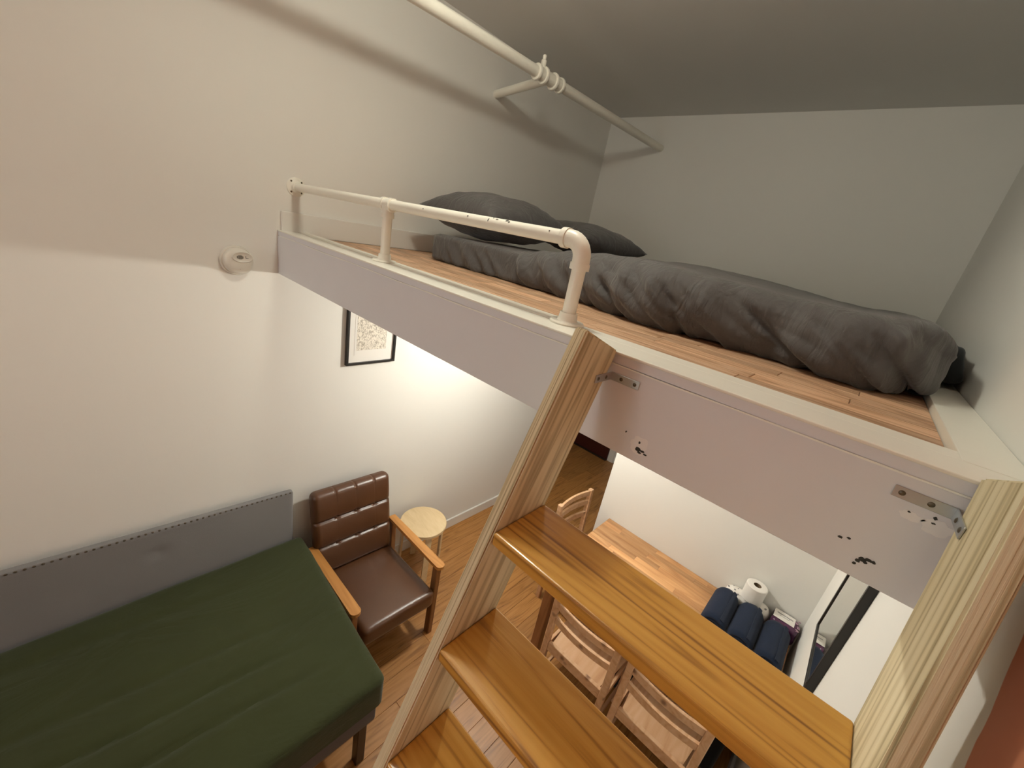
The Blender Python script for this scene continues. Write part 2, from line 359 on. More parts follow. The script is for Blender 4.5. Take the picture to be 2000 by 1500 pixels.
# baseboards
b = MB().box(0, 0.016, 0.0, 2.6, 0, 0.092, 0.004, 2); b.box(0, 0.016, -3.0, 0.0, 0, 0.092, 0.004, 2)
struct(b.build('baseboard_left', 'base'), 'white baseboard along the foot of the left wall', 'baseboard')
b = MB().box(0, 0.016, 0.012, D, ZT - 0.015, ZT + 0.085, 0.003, 2)
struct(b.build('baseboard_loft', 'base'), 'white baseboard along the left wall on the loft floor', 'baseboard')
struct(MB().box(XL - 0.016, XL, 0.0, YP, 0, 0.09, 0.004, 2).build('baseboard_right', 'base'), 'white baseboard along the right wall under the loft', 'baseboard')

# door in the far wall
dr = struct(MB().box(-0.72, 0.19, YF - 0.03, YF - 0.001, 0.012, 2.03, 0.003, 2).build('door_1', 'maroon'), 'dark maroon door in the far wall under the loft', 'door')
for (z0, z1) in ((0.22, 0.9), (1.05, 1.85)):
    for (x0, x1) in ((-0.62, -0.31), (-0.22, 0.09)):
        MB().box(x0, x1, YF - 0.036, YF - 0.028, z0, z1, 0.003, 1).build('panel', 'maroon', dr)
MB().lathe([(0, 0.06), (0.02, 0.058), (0.026, 0.045), (0.02, 0.03), (0.010, 0.02), (0.012, 0), (0, 0)], (-0.66, YF - 0.03, 1.0), (0, -1, 0), 20).build('door_knob', 'zinc', dr, True)
tr = MB().box(0.195, 0.275, YF - 0.02, YF - 0.001, 0, 2.1, 0.003, 1); tr.box(-0.8, -0.725, YF - 0.02, YF - 0.001, 0, 2.1, 0.003, 1); tr.box(-0.725, 0.195, YF - 0.02, YF - 0.001, 2.035, 2.1, 0.003, 1)
struct(tr.build('trim_1', 'base'), 'white casing around the maroon door', 'trim')
struct(MB().box(-0.725, 0.195, YF - 0.06, YF - 0.001, 0, 0.011, 0.002, 1).build('trim_2', 'darkwood'), 'dark threshold strip under the maroon door', 'trim')

# ================================================================ loft platform
loft = thing('loft_platform', 'lavender-grey fronted loft platform with cream edge and laminate floor', 'loft', (0, 0, 0))
MB().box(0.0, XW - 0.001, 0.03, D - 0.001, ZB + 0.002, ZT - 0.027).build('deck', 'fascia', loft)
fa = MB().box(0.0, XW - 0.001, 0.0, 0.03, ZB, ZT - 0.0235, 0.0012, 1).build('fascia_board', 'fascia', loft)
MB().box(0.0, XW - 0.001, 0.001, 0.03, ZT - 0.0225, ZT - 0.0005, 0.001, 1).build('fascia_cap', 'fascia', loft)
# ragged caulk line between the two boards
cb = MB(); bm = cb.bm; top = []; bot = []
for k in range(161):
    xx = 0.02 + (XW - 0.06) * k / 160
    ww = 0.0011 + 0.0020 * abs(noise.noise(Vector((xx * 9, 3.1, 0)))) * (1.0 if xx > 0.5 else 0.6)
    zz = ZT - 0.023 + 0.0016 * noise.noise(Vector((xx * 5, 0, 1.7)))
    top.append(bm.verts.new((xx, -0.0026, zz + ww))); bot.append(bm.verts.new((xx, -0.0026, zz - ww)))
for k in range(160): bm.faces.new((bot[k], bot[k + 1], top[k + 1], top[k]))
bmesh.ops.extrude_face_region(bm, geom=bm.faces[:])
for v in bm.verts[-322:]: v.co.y += 0.0032
cb.build('caulk_line', 'caulk', loft)
# cream painted edge: flat front strip, inner moulding (left half), strip against the right wall
MB().box(0.0, XW - 0.001, -0.002, 0.080, ZT - 0.004, ZT + 0.0015, 0.0015, 2).build('edge_trim', 'trim', loft)
MB().box(0.0, 1.60, 0.083, 0.104, ZT - 0.004, ZT + 0.003, 0.0025, 3).build('inner_moulding', 'trim', loft)
MB().box(0.0, 1.60, 0.106, 0.128, ZT - 0.026, ZT + 0.006, 0.005, 3).build('inner_moulding', 'trim', loft)
MB().box(1.60, 2.262, 0.0805, 0.128, ZT - 0.026, ZT + 0.0012, 0.0012, 2).build('inner_moulding', 'trim', loft)
MB().box(2.262, XW - 0.001, 0.0805, D - 0.001, ZT - 0.026, ZT + 0.002, 0.0015, 2).build('side_ledge', 'trim', loft)
# loft floor of short laminate pieces laid along X
y = 0.129; row = 0; rl = random.Random(11)
while y < D - 0.005:
    wd = min(0.062, D - y); xx = 0.017 - rl.random() * 0.3
    while xx < 2.258:
        ln = rl.choice([0.30, 0.36, 0.42])
        if 2.2615 - (xx + ln) < 0.06: ln = 2.2615 - xx
        a, e = max(xx, 0.017), min(xx + ln, 2.2615)
        if e - a > 0.015: put('laminate_piece', plank(round(e - a, 3), round(wd, 3), 0.010, 'loftw'), loft, ((a + e) / 2, y + wd / 2, ZT - 0.015))
        xx += ln
    y += 0.062
# repair marks on the fascia
def blob(cx, cz, rx, rz, seed, n=22, th=0.0006, yy=0.0):
    pts = []
    for k in range(n):
        a = 2 * math.pi * k / n; f = 1 + 0.45 * noise.noise(Vector((math.cos(a) * 1.7, math.sin(a) * 1.7, seed)))
        pts.append((cx + rx * f * math.cos(a), yy, cz + rz * f * math.sin(a)))
    return MB().prism(pts, (0, -th, 0))
blob(1.864, 2.190, 0.017, 0.019, 1.0, th=0.0005).build('filler_patch', 'patch', fa)
blob(2.235, 2.276, 0.012, 0.006, 2.0, th=0.0005).build('filler_patch', 'patch', fa)
blob(2.262, 2.276, 0.014, 0.010, 2.5, th=0.0005).build('filler_patch', 'patch', fa)
for k, (cx, cz, rx, rz) in enumerate([(1.864, 2.183, .006, .0042), (1.873, 2.183, .005, .002), (1.880, 2.179, .004, .0016), (1.863, 2.197, .0018, .003), (1.831, 2.206, .0016, .0022), (1.868, 2.178, .004, .002),
                                      (2.184, 2.2045, .0030, .0016), (2.193, 2.2085, .0022, .0013), (2.217, 2.188, .0045, .0035), (2.223, 2.191, .004, .0022), (2.228, 2.191, .0028, .0018), (2.213, 2.183, .003, .0025), (2.211, 2.177, .0022, .0018), (2.221, 2.185, .0025, .0015),
                                      (2.231, 2.281, .0016, .0012), (2.255, 2.286, .0020, .0022), (2.256, 2.279, .0025, .0010)]):
    blob(cx, cz, rx, rz, 5.0 + k * 1.37, 14, th=0.0009).build('scuff', 'stain', fa)

# ================================================================ guard rail on the loft edge
RY, RZ, PR = 0.090, 2.541, 0.0165
gr = thing('guard_rail', 'white painted steel pipe guard rail along the left loft edge', 'railing', (0.77, RY, ZT))
GO = Vector((0.77, RY, ZT))
def grb(mb, name, mat='pipe', parent=gr, smooth=True):
    o = mb.build(name, mat, parent, smooth)
    if parent is gr:
        for v in o.data.vertices: v.co -= GO
    return o
rail_r = lambda xx: PR
mb = MB(); mb.cyl((0.02, 0.078, 2.544), (1.545, RY + .003, 2.540), PR, PR, 28); ob = grb(mb, 'rail')
mb = MB()
for (a, e) in ((0.735, 0.752), (0.778, 0.795)): mb.cyl((a, RY - .004, 2.5415), (e, RY - .004, 2.5415), PR + 0.006, PR + 0.006, 28)
mb.cyl((0.742, RY - .004, 2.5415), (0.788, RY - .004, 2.5415), PR + 0.0035, PR + 0.0035, 28)
mb.cyl((0.765, RY - .004, 2.54), (0.765, RY - .004, 2.506), PR + 0.0035, PR + 0.0035, 28); mb.cyl((0.765, RY - .004, 2.512), (0.765, RY - .004, 2.499), PR + 0.006, PR + 0.006, 28)
grb(mb, 'tee_fitting')
mb = MB(); mb.cyl((0.765, RY - .004, ZT), (0.765, RY - .004, 2.505), PR, PR, 28); grb(mb, 'post')
mb = MB(); mb.cyl((1.574, RY + .004, ZT), (1.574, RY + .004, 2.505), PR, PR, 28); grb(mb, 'post')
# elbow
pts = []
cx, cz, er = 1.534, 2.500, 0.040
pts.append((1.520, RY + .004, 2.540))
for k in range(9):
    a = math.radians(90 - k * 90 / 8); pts.append((cx + er * math.cos(a), RY + .004, cz + er * math.sin(a)))
pts.append((1.574, RY + .004, 2.482))
mb = MB(); mb.tube(pts, PR + 0.004, 28); mb.cyl((1.512, RY + .004, 2.540), (1.527, RY + .004, 2.540), PR + 0.0065, PR + 0.0065, 28); mb.cyl((1.574, RY + .004, 2.492), (1.574, RY + .004, 2.477), PR + 0.0065, PR + 0.0065, 28)
grb(mb, 'elbow_fitting')
def flange(o, axis, rad=0.042):
    return MB().lathe([(0, 0.026), (0.021, 0.026), (0.023, 0.010), (0.026, 0.007), (rad - 0.003, 0.006), (rad, 0.003), (rad, 0.0), (0, 0)], o, axis, 36)
for px, py in ((0.765, RY - .004), (1.574, RY + .004)):
    f = grb(flange((px, py, ZT + 0.002), (0, 0, 1)), 'floor_flange')
wf = grb(flange((0.0005, 0.078, 2.544), (1, 0, 0), 0.040), 'wall_flange')
for k in range(4):
    a = math.radians(45 + 90 * k)
    c = Vector((0.0065, 0.078 + 0.031 * math.cos(a), 2.544 + 0.031 * math.sin(a))) - GO
    MB().lathe([(0, 0.0022), (0.0035, 0.0016), (0.0045, 0), (0, 0)], c, (1, 0, 0), 12).build('screw', 'screw', wf, True)
# chipped paint on the rail
for k, (xx, an, rx, rt) in enumerate([(0.985, -70, .0022, .0018), (1.19, -60, .003, .0018), (1.30, -38, .0045, .0022), (1.335, -30, .0055, .0034), (1.345, -45, .003, .002), (1.272, -62, .0014, .0045), (1.48, -62, .0016, .0022), (1.285, -28, .002, .0015)]):
    a = math.radians(an); yc = RY + .003 * (xx / 1.5) ; pts = []
    for j in range(10):
        t = 2 * math.pi * j / 10; f = 1 + 0.5 * noise.noise(Vector((math.cos(t), math.sin(t), k * 2.1)))
        aa = a + rt * f * math.sin(t) / PR
        yy = 0.078 + (RY + .003 - 0.078) * (xx - .02) / 1.525; zz = 2.544 - 0.004 * (xx - .02) / 1.525
        pts.append((xx + rx * f * math.cos(t) - GO.x, yy + (PR + .0004) * math.sin(aa) - GO.y, zz + (PR + .0004) * math.cos(aa) - GO.z))
    MB().prism(pts, (0, -0.0004, 0.0002)).build('paint_chip', 'chip', ob)

# ================================================================ overhead pipe
op = thing('overhead_pipe', 'white painted pipe running under the ceiling above the loft', 'pipe', (0.47, D, 3.319))
OO = Vector((0.47, D, 3.319))
A, B = Vector((0.476, D - 0.001, 3.319)), Vector((0.470, 1.10, 3.284)); dirp = (B - A).normalized()
def opb(mb, name):
    o = mb.build(name, 'pipe', op, True)
    for v in o.data.vertices: v.co -= OO
    return o
E_ = A + dirp * 5.4
opb(MB().cyl(A, E_, 0.0252, 0.0252, 28), 'pipe_run')
T = A + dirp * (D - 1.105)      # cross pipe joint
opb(MB().cyl((0.0005, 1.195, 3.272), T + Vector((-0.01, 0, -0.004)), 0.0215, 0.0215, 28), 'branch_pipe')
for yc, rr in ((1.013, .034), (1.063, .037), (1.143, .037), (1.200, .034)):
    P = A + dirp * (D - yc); opb(MB().lathe([(0.025, -0.009), (rr, -0.008), (rr + .002, -0.004), (rr + .002, 0.004), (rr, 0.008), (0.025, 0.009)], P, dirp, 32), 'collar_ring')
P0, P1 = A + dirp * (D - 1.01), A + dirp * (D - 1.205); opb(MB().cyl(P0, P1, 0.0295, 0.0295, 28), 'coupling_sleeve')
P = A + dirp * (D - 1.05); opb(MB().lathe([(0.0135, 0.0), (0.0135, 0.038), (0.009, 0.042), (0.010, 0.058), (0.006, 0.062), (0, 0.062)], P + Vector((0, 0, 0.02)), (0, 0, 1), 16), 'clamp_bolt')

# ================================================================ loft bedding
def ridged(v, k=1.0):
    return 1.0 - abs(noise.noise(v)) * 2.0 * k
def mattress_fn(q, n):
    f = 0.0
    if n.y < -0.4:                       # front face, slanting stretch folds of the fitted sheet
        u = q.x * 1.0 + (q.z - 2.4) * 0.85
        f = 0.0075 * math.sin(u * 62 + 3 * noise.noise(Vector((q.x * 6, q.z * 6, 0)))) * max(0, 1 - ((q.x - 0.66) / 0.28) ** 2) * min(1, max(0, (2.45 - q.z) / 0.05))
    f += 0.0025 * noise.noise(q * 9)
    return q + n * f
tag(MB().soft((0.36, 0.585, ZT - 0.015), (2.215, 2.42, 2.462), 0.020, (200, 60, 22), mattress_fn).build('mattress', 'charcoal', None, True, (1.3, 1.5, ZT - 0.015)),
    'mattress in a charcoal fitted sheet on the loft floor', 'mattress')
# duvet
yf_pts = [(0.9, .575), (1.0, .562), (1.26, .55), (1.40, .515), (1.5, .48), (1.6, .462), (1.73, .490), (1.82, .512), (1.93, .535), (2.0, .505), (2.07, .482), (2.16, .503), (2.21, .56), (2.26, .62), (2.3, .66)]
def lerp_t(t, x):
    if x <= t[0][0]: return t[0][1]
    for (a, va), (c, vc) in zip(t, t[1:]):
        if x <= c:
            s = (x - a) / (c - a); s = s * s * (3 - 2 * s); return va + (vc - va) * s
    return t[-1][1]
zt_pts = [(0.9, 2.476), (1.05, 2.482), (1.2, 2.505), (1.35, 2.524), (1.5, 2.528), (1.7, 2.518), (1.9, 2.506), (2.05, 2.505), (2.2, 2.515), (2.3, 2.50)]
def duvet_fn(q, n):
    zt = lerp_t(zt_pts, q.x); fz = (q.z - 2.336) / (2.52 - 2.336)
    q = Vector(q); q.z = 2.336 + fz * (zt - 2.336)
    fr = max(0.0, 1 - (q.y - 0.5) / 0.5)
    q.y += (lerp_t(yf_pts, q.x) - 0.5) * fr
    f = 0.0
    wv = Vector((q.x * 3.2, q.z * 4.0, 0.3))
    if n.y < 0.3:
        wgt = min(1.0, max(0.0, (0.55 - n.y) / 0.9)) * min(1.0, max(0.0, (2.515 - q.z) / 0.05))
        # long slanting folds fanning down to the right
        u1 = q.x * 1.0 + (q.z - 2.4) * 0.95 + 0.035 * noise.noise(wv)
        s1 = math.sin(u1 * 46 + 2.4 * noise.noise(Vector((q.x * 2.2, 5, q.z * 3))))
        u2 = q.x * 1.0 + (q.z - 2.4) * 1.9 + 0.05 * noise.noise(wv * 1.7)
        s2 = math.sin(u2 * 31 + 3.0 * noise.noise(Vector((q.x * 3.0, 9, 0))))
        a1 = 0.5 + 0.5 * noise.noise(Vector((q.x * 3.1, q.z * 2, 7)))
        f += wgt * (0.0125 * (abs(s1) ** 0.7 * math.copysign(1, s1)) * a1 + 0.012 * (abs(s2) - 0.5) * (1 - a1))
        f += wgt * 0.009 * ridged(Vector((q.x * 9 + q.z * 8, q.z * 5 - q.x * 3, 2)))
        # deep tuck folds
        for (xc, sl, wd, am) in ((1.30, 0.9, .018, .016), (1.43, 1.1, .02, .014), (1.66, 0.6, .016, .018), (1.93, 1.5, .02, .020), (2.09, 1.3, .016, .012), (2.18, .9, .015, .012)):
            dd = (q.x + (q.z - 2.40) * sl - xc) / wd
            f -= wgt * 1.35 * am * math.exp(-dd * dd) * min(1, max(0, (2.51 - q.z) / 0.09))
    if n.z > 0.3:
        q.z += 0.022 * min(1, max(0, (q.y - 0.75) / 0.5)) * max(0, 1 - ((q.x - 1.35) / 0.65) ** 2)
        f += 0.005 * noise.noise(q * 4.0) + 0.003 * noise.noise(q * 11)
        dd = (q.y - (lerp_t(yf_pts, q.x) + 0.125)) / 0.010
        f -= 0.012 * math.exp(-dd * dd) * max(0, 1 - ((q.x - 1.45) / 0.5) ** 2)
    if n.z < -0.3 and q.y > 0.60 and q.x < 2.222: q.z = max(q.z, 2.4655); f = 0
    return q + n * f
tag(MB().soft((0.93, 0.50, 2.336), (2.275, 2.43, 2.52), 0.082, (230, 90, 34), duvet_fn).build('duvet', 'charcoal', None, True, (1.6, 1.5, 2.34), 80),
    'rumpled charcoal duvet spread over the loft mattress', 'duvet')
def pillow(name, c, L_, W_, T_, rz, tilt, label, seed):
    mb = MB(); n = 36; bm = mb.bm; g = {}
    for sgn in (1, -1):
        for i in range(n + 1):
            for j in range(n + 1):
                u, v = -1 + 2 * i / n, -1 + 2 * j / n
                edge = (i in (0, n) or j in (0, n))
                if edge and sgn == -1: g[(sgn, i, j)] = g[(1, i, j)]; continue
                h = (max(0, 1 - abs(u) ** 2.6) * max(0, 1 - abs(v) ** 2.6)) ** 0.52
                # edges pull in between the corners
                px = u * L_ / 2 * (1 - 0.07 * (1 - abs(v) ** 2) * abs(u)); py = v * W_ / 2 * (1 - 0.07 * (1 - abs(u) ** 2) * abs(v))
                z = sgn * T_ / 2 * h
                r = math.hypot(u, v)
                z += 0.010 * noise.noise(Vector((u * 2.2, v * 2.2, seed + sgn))) * h
                z += 0.0055 * math.sin((u * 1.2 + v) * 14 + 3 * noise.noise(Vector((u * 2, v * 2, seed)))) * h * max(0, r - 0.35)
                g[(sgn, i, j)] = bm.verts.new((px, py, z))
        for i in range(n):
            for j in range(n):
                f = [g[(sgn, i, j)], g[(sgn, i + 1, j)], g[(sgn, i + 1, j + 1)], g[(sgn, i, j + 1)]]
                bm.faces.new(f if sgn > 0 else f[::-1])
    o = mb.build(name, 'charcoal', None, True, None, 70)
    o.location = c; o.rotation_euler = (tilt[0], tilt[1], rz)
    return tag(o, label, 'pillow', 'pillows at the head of the loft bed')
pillow('pillow', (0.425, 0.965, 2.587), 0.50, 0.72, 0.23, 0.12, (0.02, 0.0), 'plump charcoal pillow nearest the guard rail, overhanging the mattress end', 1.0)
pillow('pillow', (0.52, 1.72, 2.577), 0.52, 0.74, 0.20, -0.05, (-0.02, 0.02), 'charcoal pillow against the loft wall, half hidden behind the nearer pillow', 4.0)
# dark blanket filling an unidentified dark gap at the foot
def lump(q, n): return q + n * 0.006 * noise.noise(q * 14)
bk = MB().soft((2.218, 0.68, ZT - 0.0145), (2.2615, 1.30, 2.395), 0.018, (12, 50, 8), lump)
tag(bk.build('foot_lump', 'blackcloth', None, True, (2.23, 1.0, ZT - 0.0145)), 'black folded blanket filling the dark gap at the foot of the loft bed', 'cloth')
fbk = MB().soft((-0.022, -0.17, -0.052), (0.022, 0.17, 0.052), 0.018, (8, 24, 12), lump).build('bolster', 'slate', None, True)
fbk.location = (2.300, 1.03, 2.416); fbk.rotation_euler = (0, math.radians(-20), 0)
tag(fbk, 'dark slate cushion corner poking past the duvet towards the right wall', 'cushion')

# ================================================================ smoke alarm
sa = thing('smoke_alarm', 'round white smoke alarm on the left wall beside the loft', 'smoke alarm', (0, -0.168, 2.202))
def at0(mb, name, mat, par, smooth=True): return mb.build(name, mat, par, smooth)
at0(MB().lathe([(0, 0.016), (0.060, 0.016), (0.063, 0.012), (0.063, 0.0005), (0, 0.0005)], (0, 0, 0), (1, 0, 0), 48), 'mounting_base', 'plast', sa)
body = at0(MB().lathe([(0, 0.047), (0.030, 0.0465), (0.045, 0.044), (0.052, 0.038), (0.0555, 0.028), (0.0555, 0.0165), (0, 0.0165)], (0, 0, 0), (1, 0, 0), 48), 'cover', 'plast', sa)
mb = MB(); mb.lathe([(0.0, 0.001), (0.026, 0.0015), (0.0285, 0.0035), (0.031, 0.0015), (0.0315, 0.0), (0, 0)], (0, 0, 0), (1, 0, 0), 40)
sp_ = mb.build('speaker_face', 'plast', body, True); sp_.location = (0.0462, 0.012, 0.020); sp_.scale = (1, 1.3, 0.74)
for k in range(7):
    yy = -0.008 + k * 0.0036; hh = 0.0085 * math.sqrt(max(0.05, 1 - ((k - 3) / 3.6) ** 2))
    MB().box(0.0475, 0.0486, yy - 0.0011, yy + 0.0011, 0.020 - hh, 0.020 + hh).build('grille_slot', 'plast2', body)
mb = MB(); mb.box(0.0475, 0.0486, 0.0235, 0.0250, 0.018, 0.027); mb.box(0.0475, 0.0486, 0.0235, 0.034, 0.017, 0.0185); mb.build('test_mark', 'plast2', body)
MB().lathe([(0, 0.0012), (0.0014, 0.0008), (0.0018, 0)], (0.0455, 0.002, -0.030), (1, 0, 0), 10).build('indicator_dot', 'plast2', body)

# ================================================================ framed print
Y0, Y1, Z0, Z1 = 0.340, 0.652, 1.659, 2.10
fp = thing('picture_frame', 'thin black picture frame with a cream handwritten print under the loft', 'picture', (0, (Y0 + Y1) / 2, Z0))
PO = Vector((0, (Y0 + Y1) / 2, Z0))
def fpb(mb, name, mat):
    o = mb.build(name, mat, fp)
    for v in o.data.vertices: v.co -= PO
    return o
fw = 0.013
for (a, e, c, d) in ((Y0, Y1, Z0, Z0 + fw), (Y0, Y1, Z1 - fw, Z1), (Y0, Y0 + fw, Z0 + fw, Z1 - fw), (Y1 - fw, Y1, Z0 + fw, Z1 - fw)):
    fpb(MB().box(0.001, 0.024, a, e, c, d, 0.0012, 1), 'frame_side', 'black')
fpb(MB().box(0.002, 0.010, Y0 + fw, Y1 - fw, Z0 + fw, Z1 - fw), 'mat_board', 'mat_white')
fpb(MB().box(0.0101, 0.0110, Y0 + 0.050, Y1 - 0.050, Z0 + 0.055, Z1 - 0.05), 'sheet', 'mat_white')
fpb(MB().box(0.0112, 0.0116, Y0 + 0.062, Y1 - 0.062, Z0 + 0.085, Z1 - 0.06), 'print', 'print')

# ================================================================ daybed against the left wall
db = thing('daybed', 'grey upholstered daybed with studded headboard along the left wall', 'bed', (0.6, -0.9, 0))
DO = Vector((0.6, -0.9, 0))
def dbb(mb, name, mat, smooth=False, par=db):
    o = mb.build(name, mat, par, smooth)
    for v in o.data.vertices: v.co -= DO
    return o
def hb_fn(q, n):
    q = Vector(q)
    if n.x > 0.3:
        d2 = ((q.y + 0.56) / 0.035) ** 2 + ((q.z - 0.83) / 0.03) ** 2
        q.x -= 0.008 * math.exp(-d2) - 0.003 * noise.noise(q * 3)
    q.z += 0.030 * max(0, -(q.y - 0.036)) * (q.z - 0.12) / 0.84
    return q
hb = dbb(MB().soft((0.044, -1.90, 0.12), (0.078, 0.036, 0.958), 0.010, (6, 150, 70), hb_fn), 'headboard', 'greyup', True)
stud = MB().lathe([(0, 0.0035), (0.003, 0.003), (0.0052, 0.0008), (0.0052, 0)], (0, 0, 0), (1, 0, 0), 10).mesh('stud', 'screw', True)
k = 0; yy = 0.020
while yy > -1.86:
    put('stud', stud, hb, (0.077 - DO.x, yy - DO.y, 0.9515 + 0.030 * (0.036 - yy) - DO.z)); yy -= 0.0235
dbb(MB().box(0.085, 1.075, -1.90, 0.030, 0.28, 0.452, 0.012, 3), 'bed_base', 'skirt', True)
for lx in (0.14, 1.045):
    for ly in (-1.86, -0.03):
        mb = MB(); mb.box(lx - 0.022, lx + 0.022, ly - 0.022, ly + 0.022, 0.0, 0.281, 0.003, 1); dbb(mb, 'leg', 'darkwood')
def green_fn(q, n):
    q = Vector(q); f = 0.0; q.y += 0.016 - 0.052 * (q.x - 0.09)
    if n.z > 0.2:
        f += 0.004 * noise.noise(q * 3.1) + 0.0022 * noise.noise(Vector((q.x * 9, q.y * 3, 0)))
        for (c0, am, wd) in ((0.76, .012, .016), (0.90, .013, .017), (0.60, .007, .02), (0.30, .006, .03)):
            dd = (q.x - c0 - 0.10 * (q.y + 0.35) + 0.03 * noise.noise(Vector((q.y * 2, c0, 0)))) / wd
            f -= am * math.exp(-dd * dd) * min(1, max(0, (-0.12 - q.y) / 0.3))
    if q.z < 0.48: q = q - n * 0.012
    return q + n * f
tag(MB().soft((0.090, -1.92, 0.454), (1.134, 0.062, 0.648), 0.034, (90, 130, 16), green_fn).build('green_mattress', 'green', None, True, (0.6, -0.9, 0.454)),
    'mattress in an olive green sheet on the grey daybed', 'mattress')

# ================================================================ brown leather armchair (faces +X)
ac = thing('armchair', 'brown leather armchair with button-tufted back and honey wooden arms', 'chair', (0.44, 0.377, 0), math.radians(-1.5))
AO = Vector((0.44, 0.365, 0))
def acb(mb, name, mat, smooth=True, par=ac):
    o = mb.build(name, mat, par, smooth)
    for v in o.data.vertices: v.co -= AO
    return o
def seat_fn(q, n):
    q = Vector(q)
    if n.z > 0.2: q.z += 0.010 * (1 - ((q.y - .365) / .24) ** 2) * (1 - ((q.x - .48) / .30) ** 2)
    q.z += 0.035 * (q.x - 0.48) / 0.56       # seat rises to the front
    return q
acb(MB().soft((0.19, 0.138, 0.275), (0.748, 0.603, 0.393), 0.030, (30, 26, 10), seat_fn), 'seat_cushion', 'leather')
# back cushion, modelled upright then leaned
ba = MB(); bw, bh, bt = 0.500, 0.550, 0.085
seams_v = [0.345, 0.655]                      # fractions of height
btn_u = [0.27, 0.52, 0.77]
def back_fn(q, n):
    q = Vector(q)
    if n.x > -0.2:
        v = q.z / bh; u = q.y / bw + 0.5
        d = 0
        for s in seams_v: d += 0.011 * math.exp(-((v - s) / 0.016) ** 2)
        for s in btn_u:
            w_ = min(1, max(0, (v - 0.25) / 0.12)) if v < .95 else 1
            d += 0.0035 * math.exp(-((u - s) / 0.011) ** 2) * (0.10 + 1.5 * max(0, (v - .78) / .22)) * w_
        for s in seams_v:
            for b_u in btn_u: d += 0.007 * math.exp(-(((v - s) / 0.028) ** 2 + ((u - b_u) / 0.030) ** 2))
        # pillowy rows
        for (a, c) in ((0, .345), (.345, .655), (.655, 1.0)):
            if a <= v <= c: q.x += 0.010 * math.sin(math.pi * (v - a) / (c - a)) ** 0.8 * max(0, n.x)
        q.x -= d * max(0, n.x)
        if n.z > 0.3: q.z -= 0.004 * sum(math.exp(-((u - s) / 0.012) ** 2) for s in btn_u)
    return q
ba.soft((0, -bw / 2, 0), (bt, bw / 2, bh), 0.036, (12, 150, 150), back_fn)
bko = ba.build('backrest', 'leather', ac, True, None, 60)
bko.location = Vector((0.150, 0.352, 0.358)) - AO; bko.rotation_euler = (0, math.radians(-11), 0)
btn = MB().lathe([(0, 0.009), (0.006, 0.0075), (0.0105, 0.003), (0.0115, -0.003)], (0, 0, 0), (1, 0, 0), 14).mesh('button', 'leather', True)
for s in seams_v:
    for u in btn_u: put('button', btn, bko, (bt - 0.017 + 0.002, (u - 0.5) * bw, s * bh))
# arms and frame
def arm(yc):
    n = 10; pts = []; x0, x1, hw = 0.150, 0.745, 0.0285
    for k in range(n + 1):
        a = -math.pi / 2 + math.pi * k / n; pts.append((x1 - hw + hw * math.cos(a) * 0.9, yc + hw * math.sin(a), 0))
    pts += [(x0, yc + hw * 0.85, 0), (x0, yc - hw * 0.85, 0)]
    pts = [(a, b, 0.540 + 0.022 * (a - x0) / (x1 - x0)) for (a, b, c) in pts]
    return MB().prism(pts, (0, 0, 0.022))
for yc in (0.0945, 0.632):
    o = acb(arm(yc), 'armrest', 'armwood', False)
    mb = MB(); mb.box(0.670, 0.718, yc - 0.017, yc + 0.017, 0, 0.560, 0.004, 1); acb(mb, 'leg', 'legwood', False)
    mb = MB(); mb.box(0.145, 0.190, yc - 0.017, yc + 0.017, 0, 0.541, 0.004, 1, rotY(math.radians(-4)), (0.168, yc, 0.54)); acb(mb, 'leg', 'legwood', False)
    mb = MB(); mb.box(0.19, 0.69, yc - 0.013, yc + 0.013, 0.245, 0.300, 0.003, 1); acb(mb, 'side_rail', 'legwood', False)
mb = MB(); mb.box(0.672, 0.695, 0.125, 0.607, 0.225, 0.274, 0.003, 1); acb(mb, 'front_rail', 'legwood', False)
mb = MB(); mb.box(0.205, 0.228, 0.125, 0.607, 0.215, 0.273, 0.003, 1); acb(mb, 'back_rail', 'legwood', False)

# ================================================================ round stool
st = thing('stool', 'small round birch stool with bent legs beside the armchair', 'stool', (0.228, 0.885, 0))
MB().lathe([(0, 0.45), (0.165, 0.45), (0.1685, 0.4475), (0.1685, 0.4275), (0.166, 0.425), (0, 0.425)], (0, 0, 0), (0, 0, 1), 56).build('seat', 'birch', st, True, None, 30)
def bent_leg():
    prof = [(0.045, 0.4235), (0.115, 0.4235)]
    for k in range(1, 8):
        a = math.radians(90 - 86 * k / 7); prof.append((0.115 + 0.042 * math.cos(a) , 0.3815 + 0.042 * math.sin(a)))
    prof.append((0.163, 0.0))
    w2, th = 0.021, 0.0125; mb = MB(); bm = mb.bm; rows = []
    for i, (r, z) in enumerate(prof):
        a = Vector(prof[max(i - 1, 0)]); c = Vector(prof[min(i + 1, len(prof) - 1)]); t = (c - a).normalized(); nn = Vector((t.y, -t.x))
        q = Vector((r, z)); inn = q + nn * th
        rows.append([bm.verts.new((q.x, -w2, q.y)), bm.verts.new((q.x, w2, q.y)), bm.verts.new((inn.x, w2, max(0, inn.y))), bm.verts.new((inn.x, -w2, max(0, inn.y)))])
    for A_, B_ in zip(rows, rows[1:]):
        for k in range(4): bm.faces.new((A_[k], A_[(k + 1) % 4], B_[(k + 1) % 4], B_[k]))
    bm.faces.new(rows[0]); bm.faces.new(rows[-1][::-1])
    return mb.mesh('leg', 'birch', True, 35)
lg = bent_leg()
for k in range(4): put('leg', lg, st, (0, 0, 0), (0, 0, math.radians(-20 + 90 * k)))

# ================================================================ loft ladder
SL = math.atan2(0.394, 1.0)                 # lean from vertical
ld = thing('loft_ladder', 'wooden loft ladder with raw pine stringers and varnished oak treads', 'ladder', (2.0, -0.9, 0))
LO = Vector((2.0, -0.9, 0))
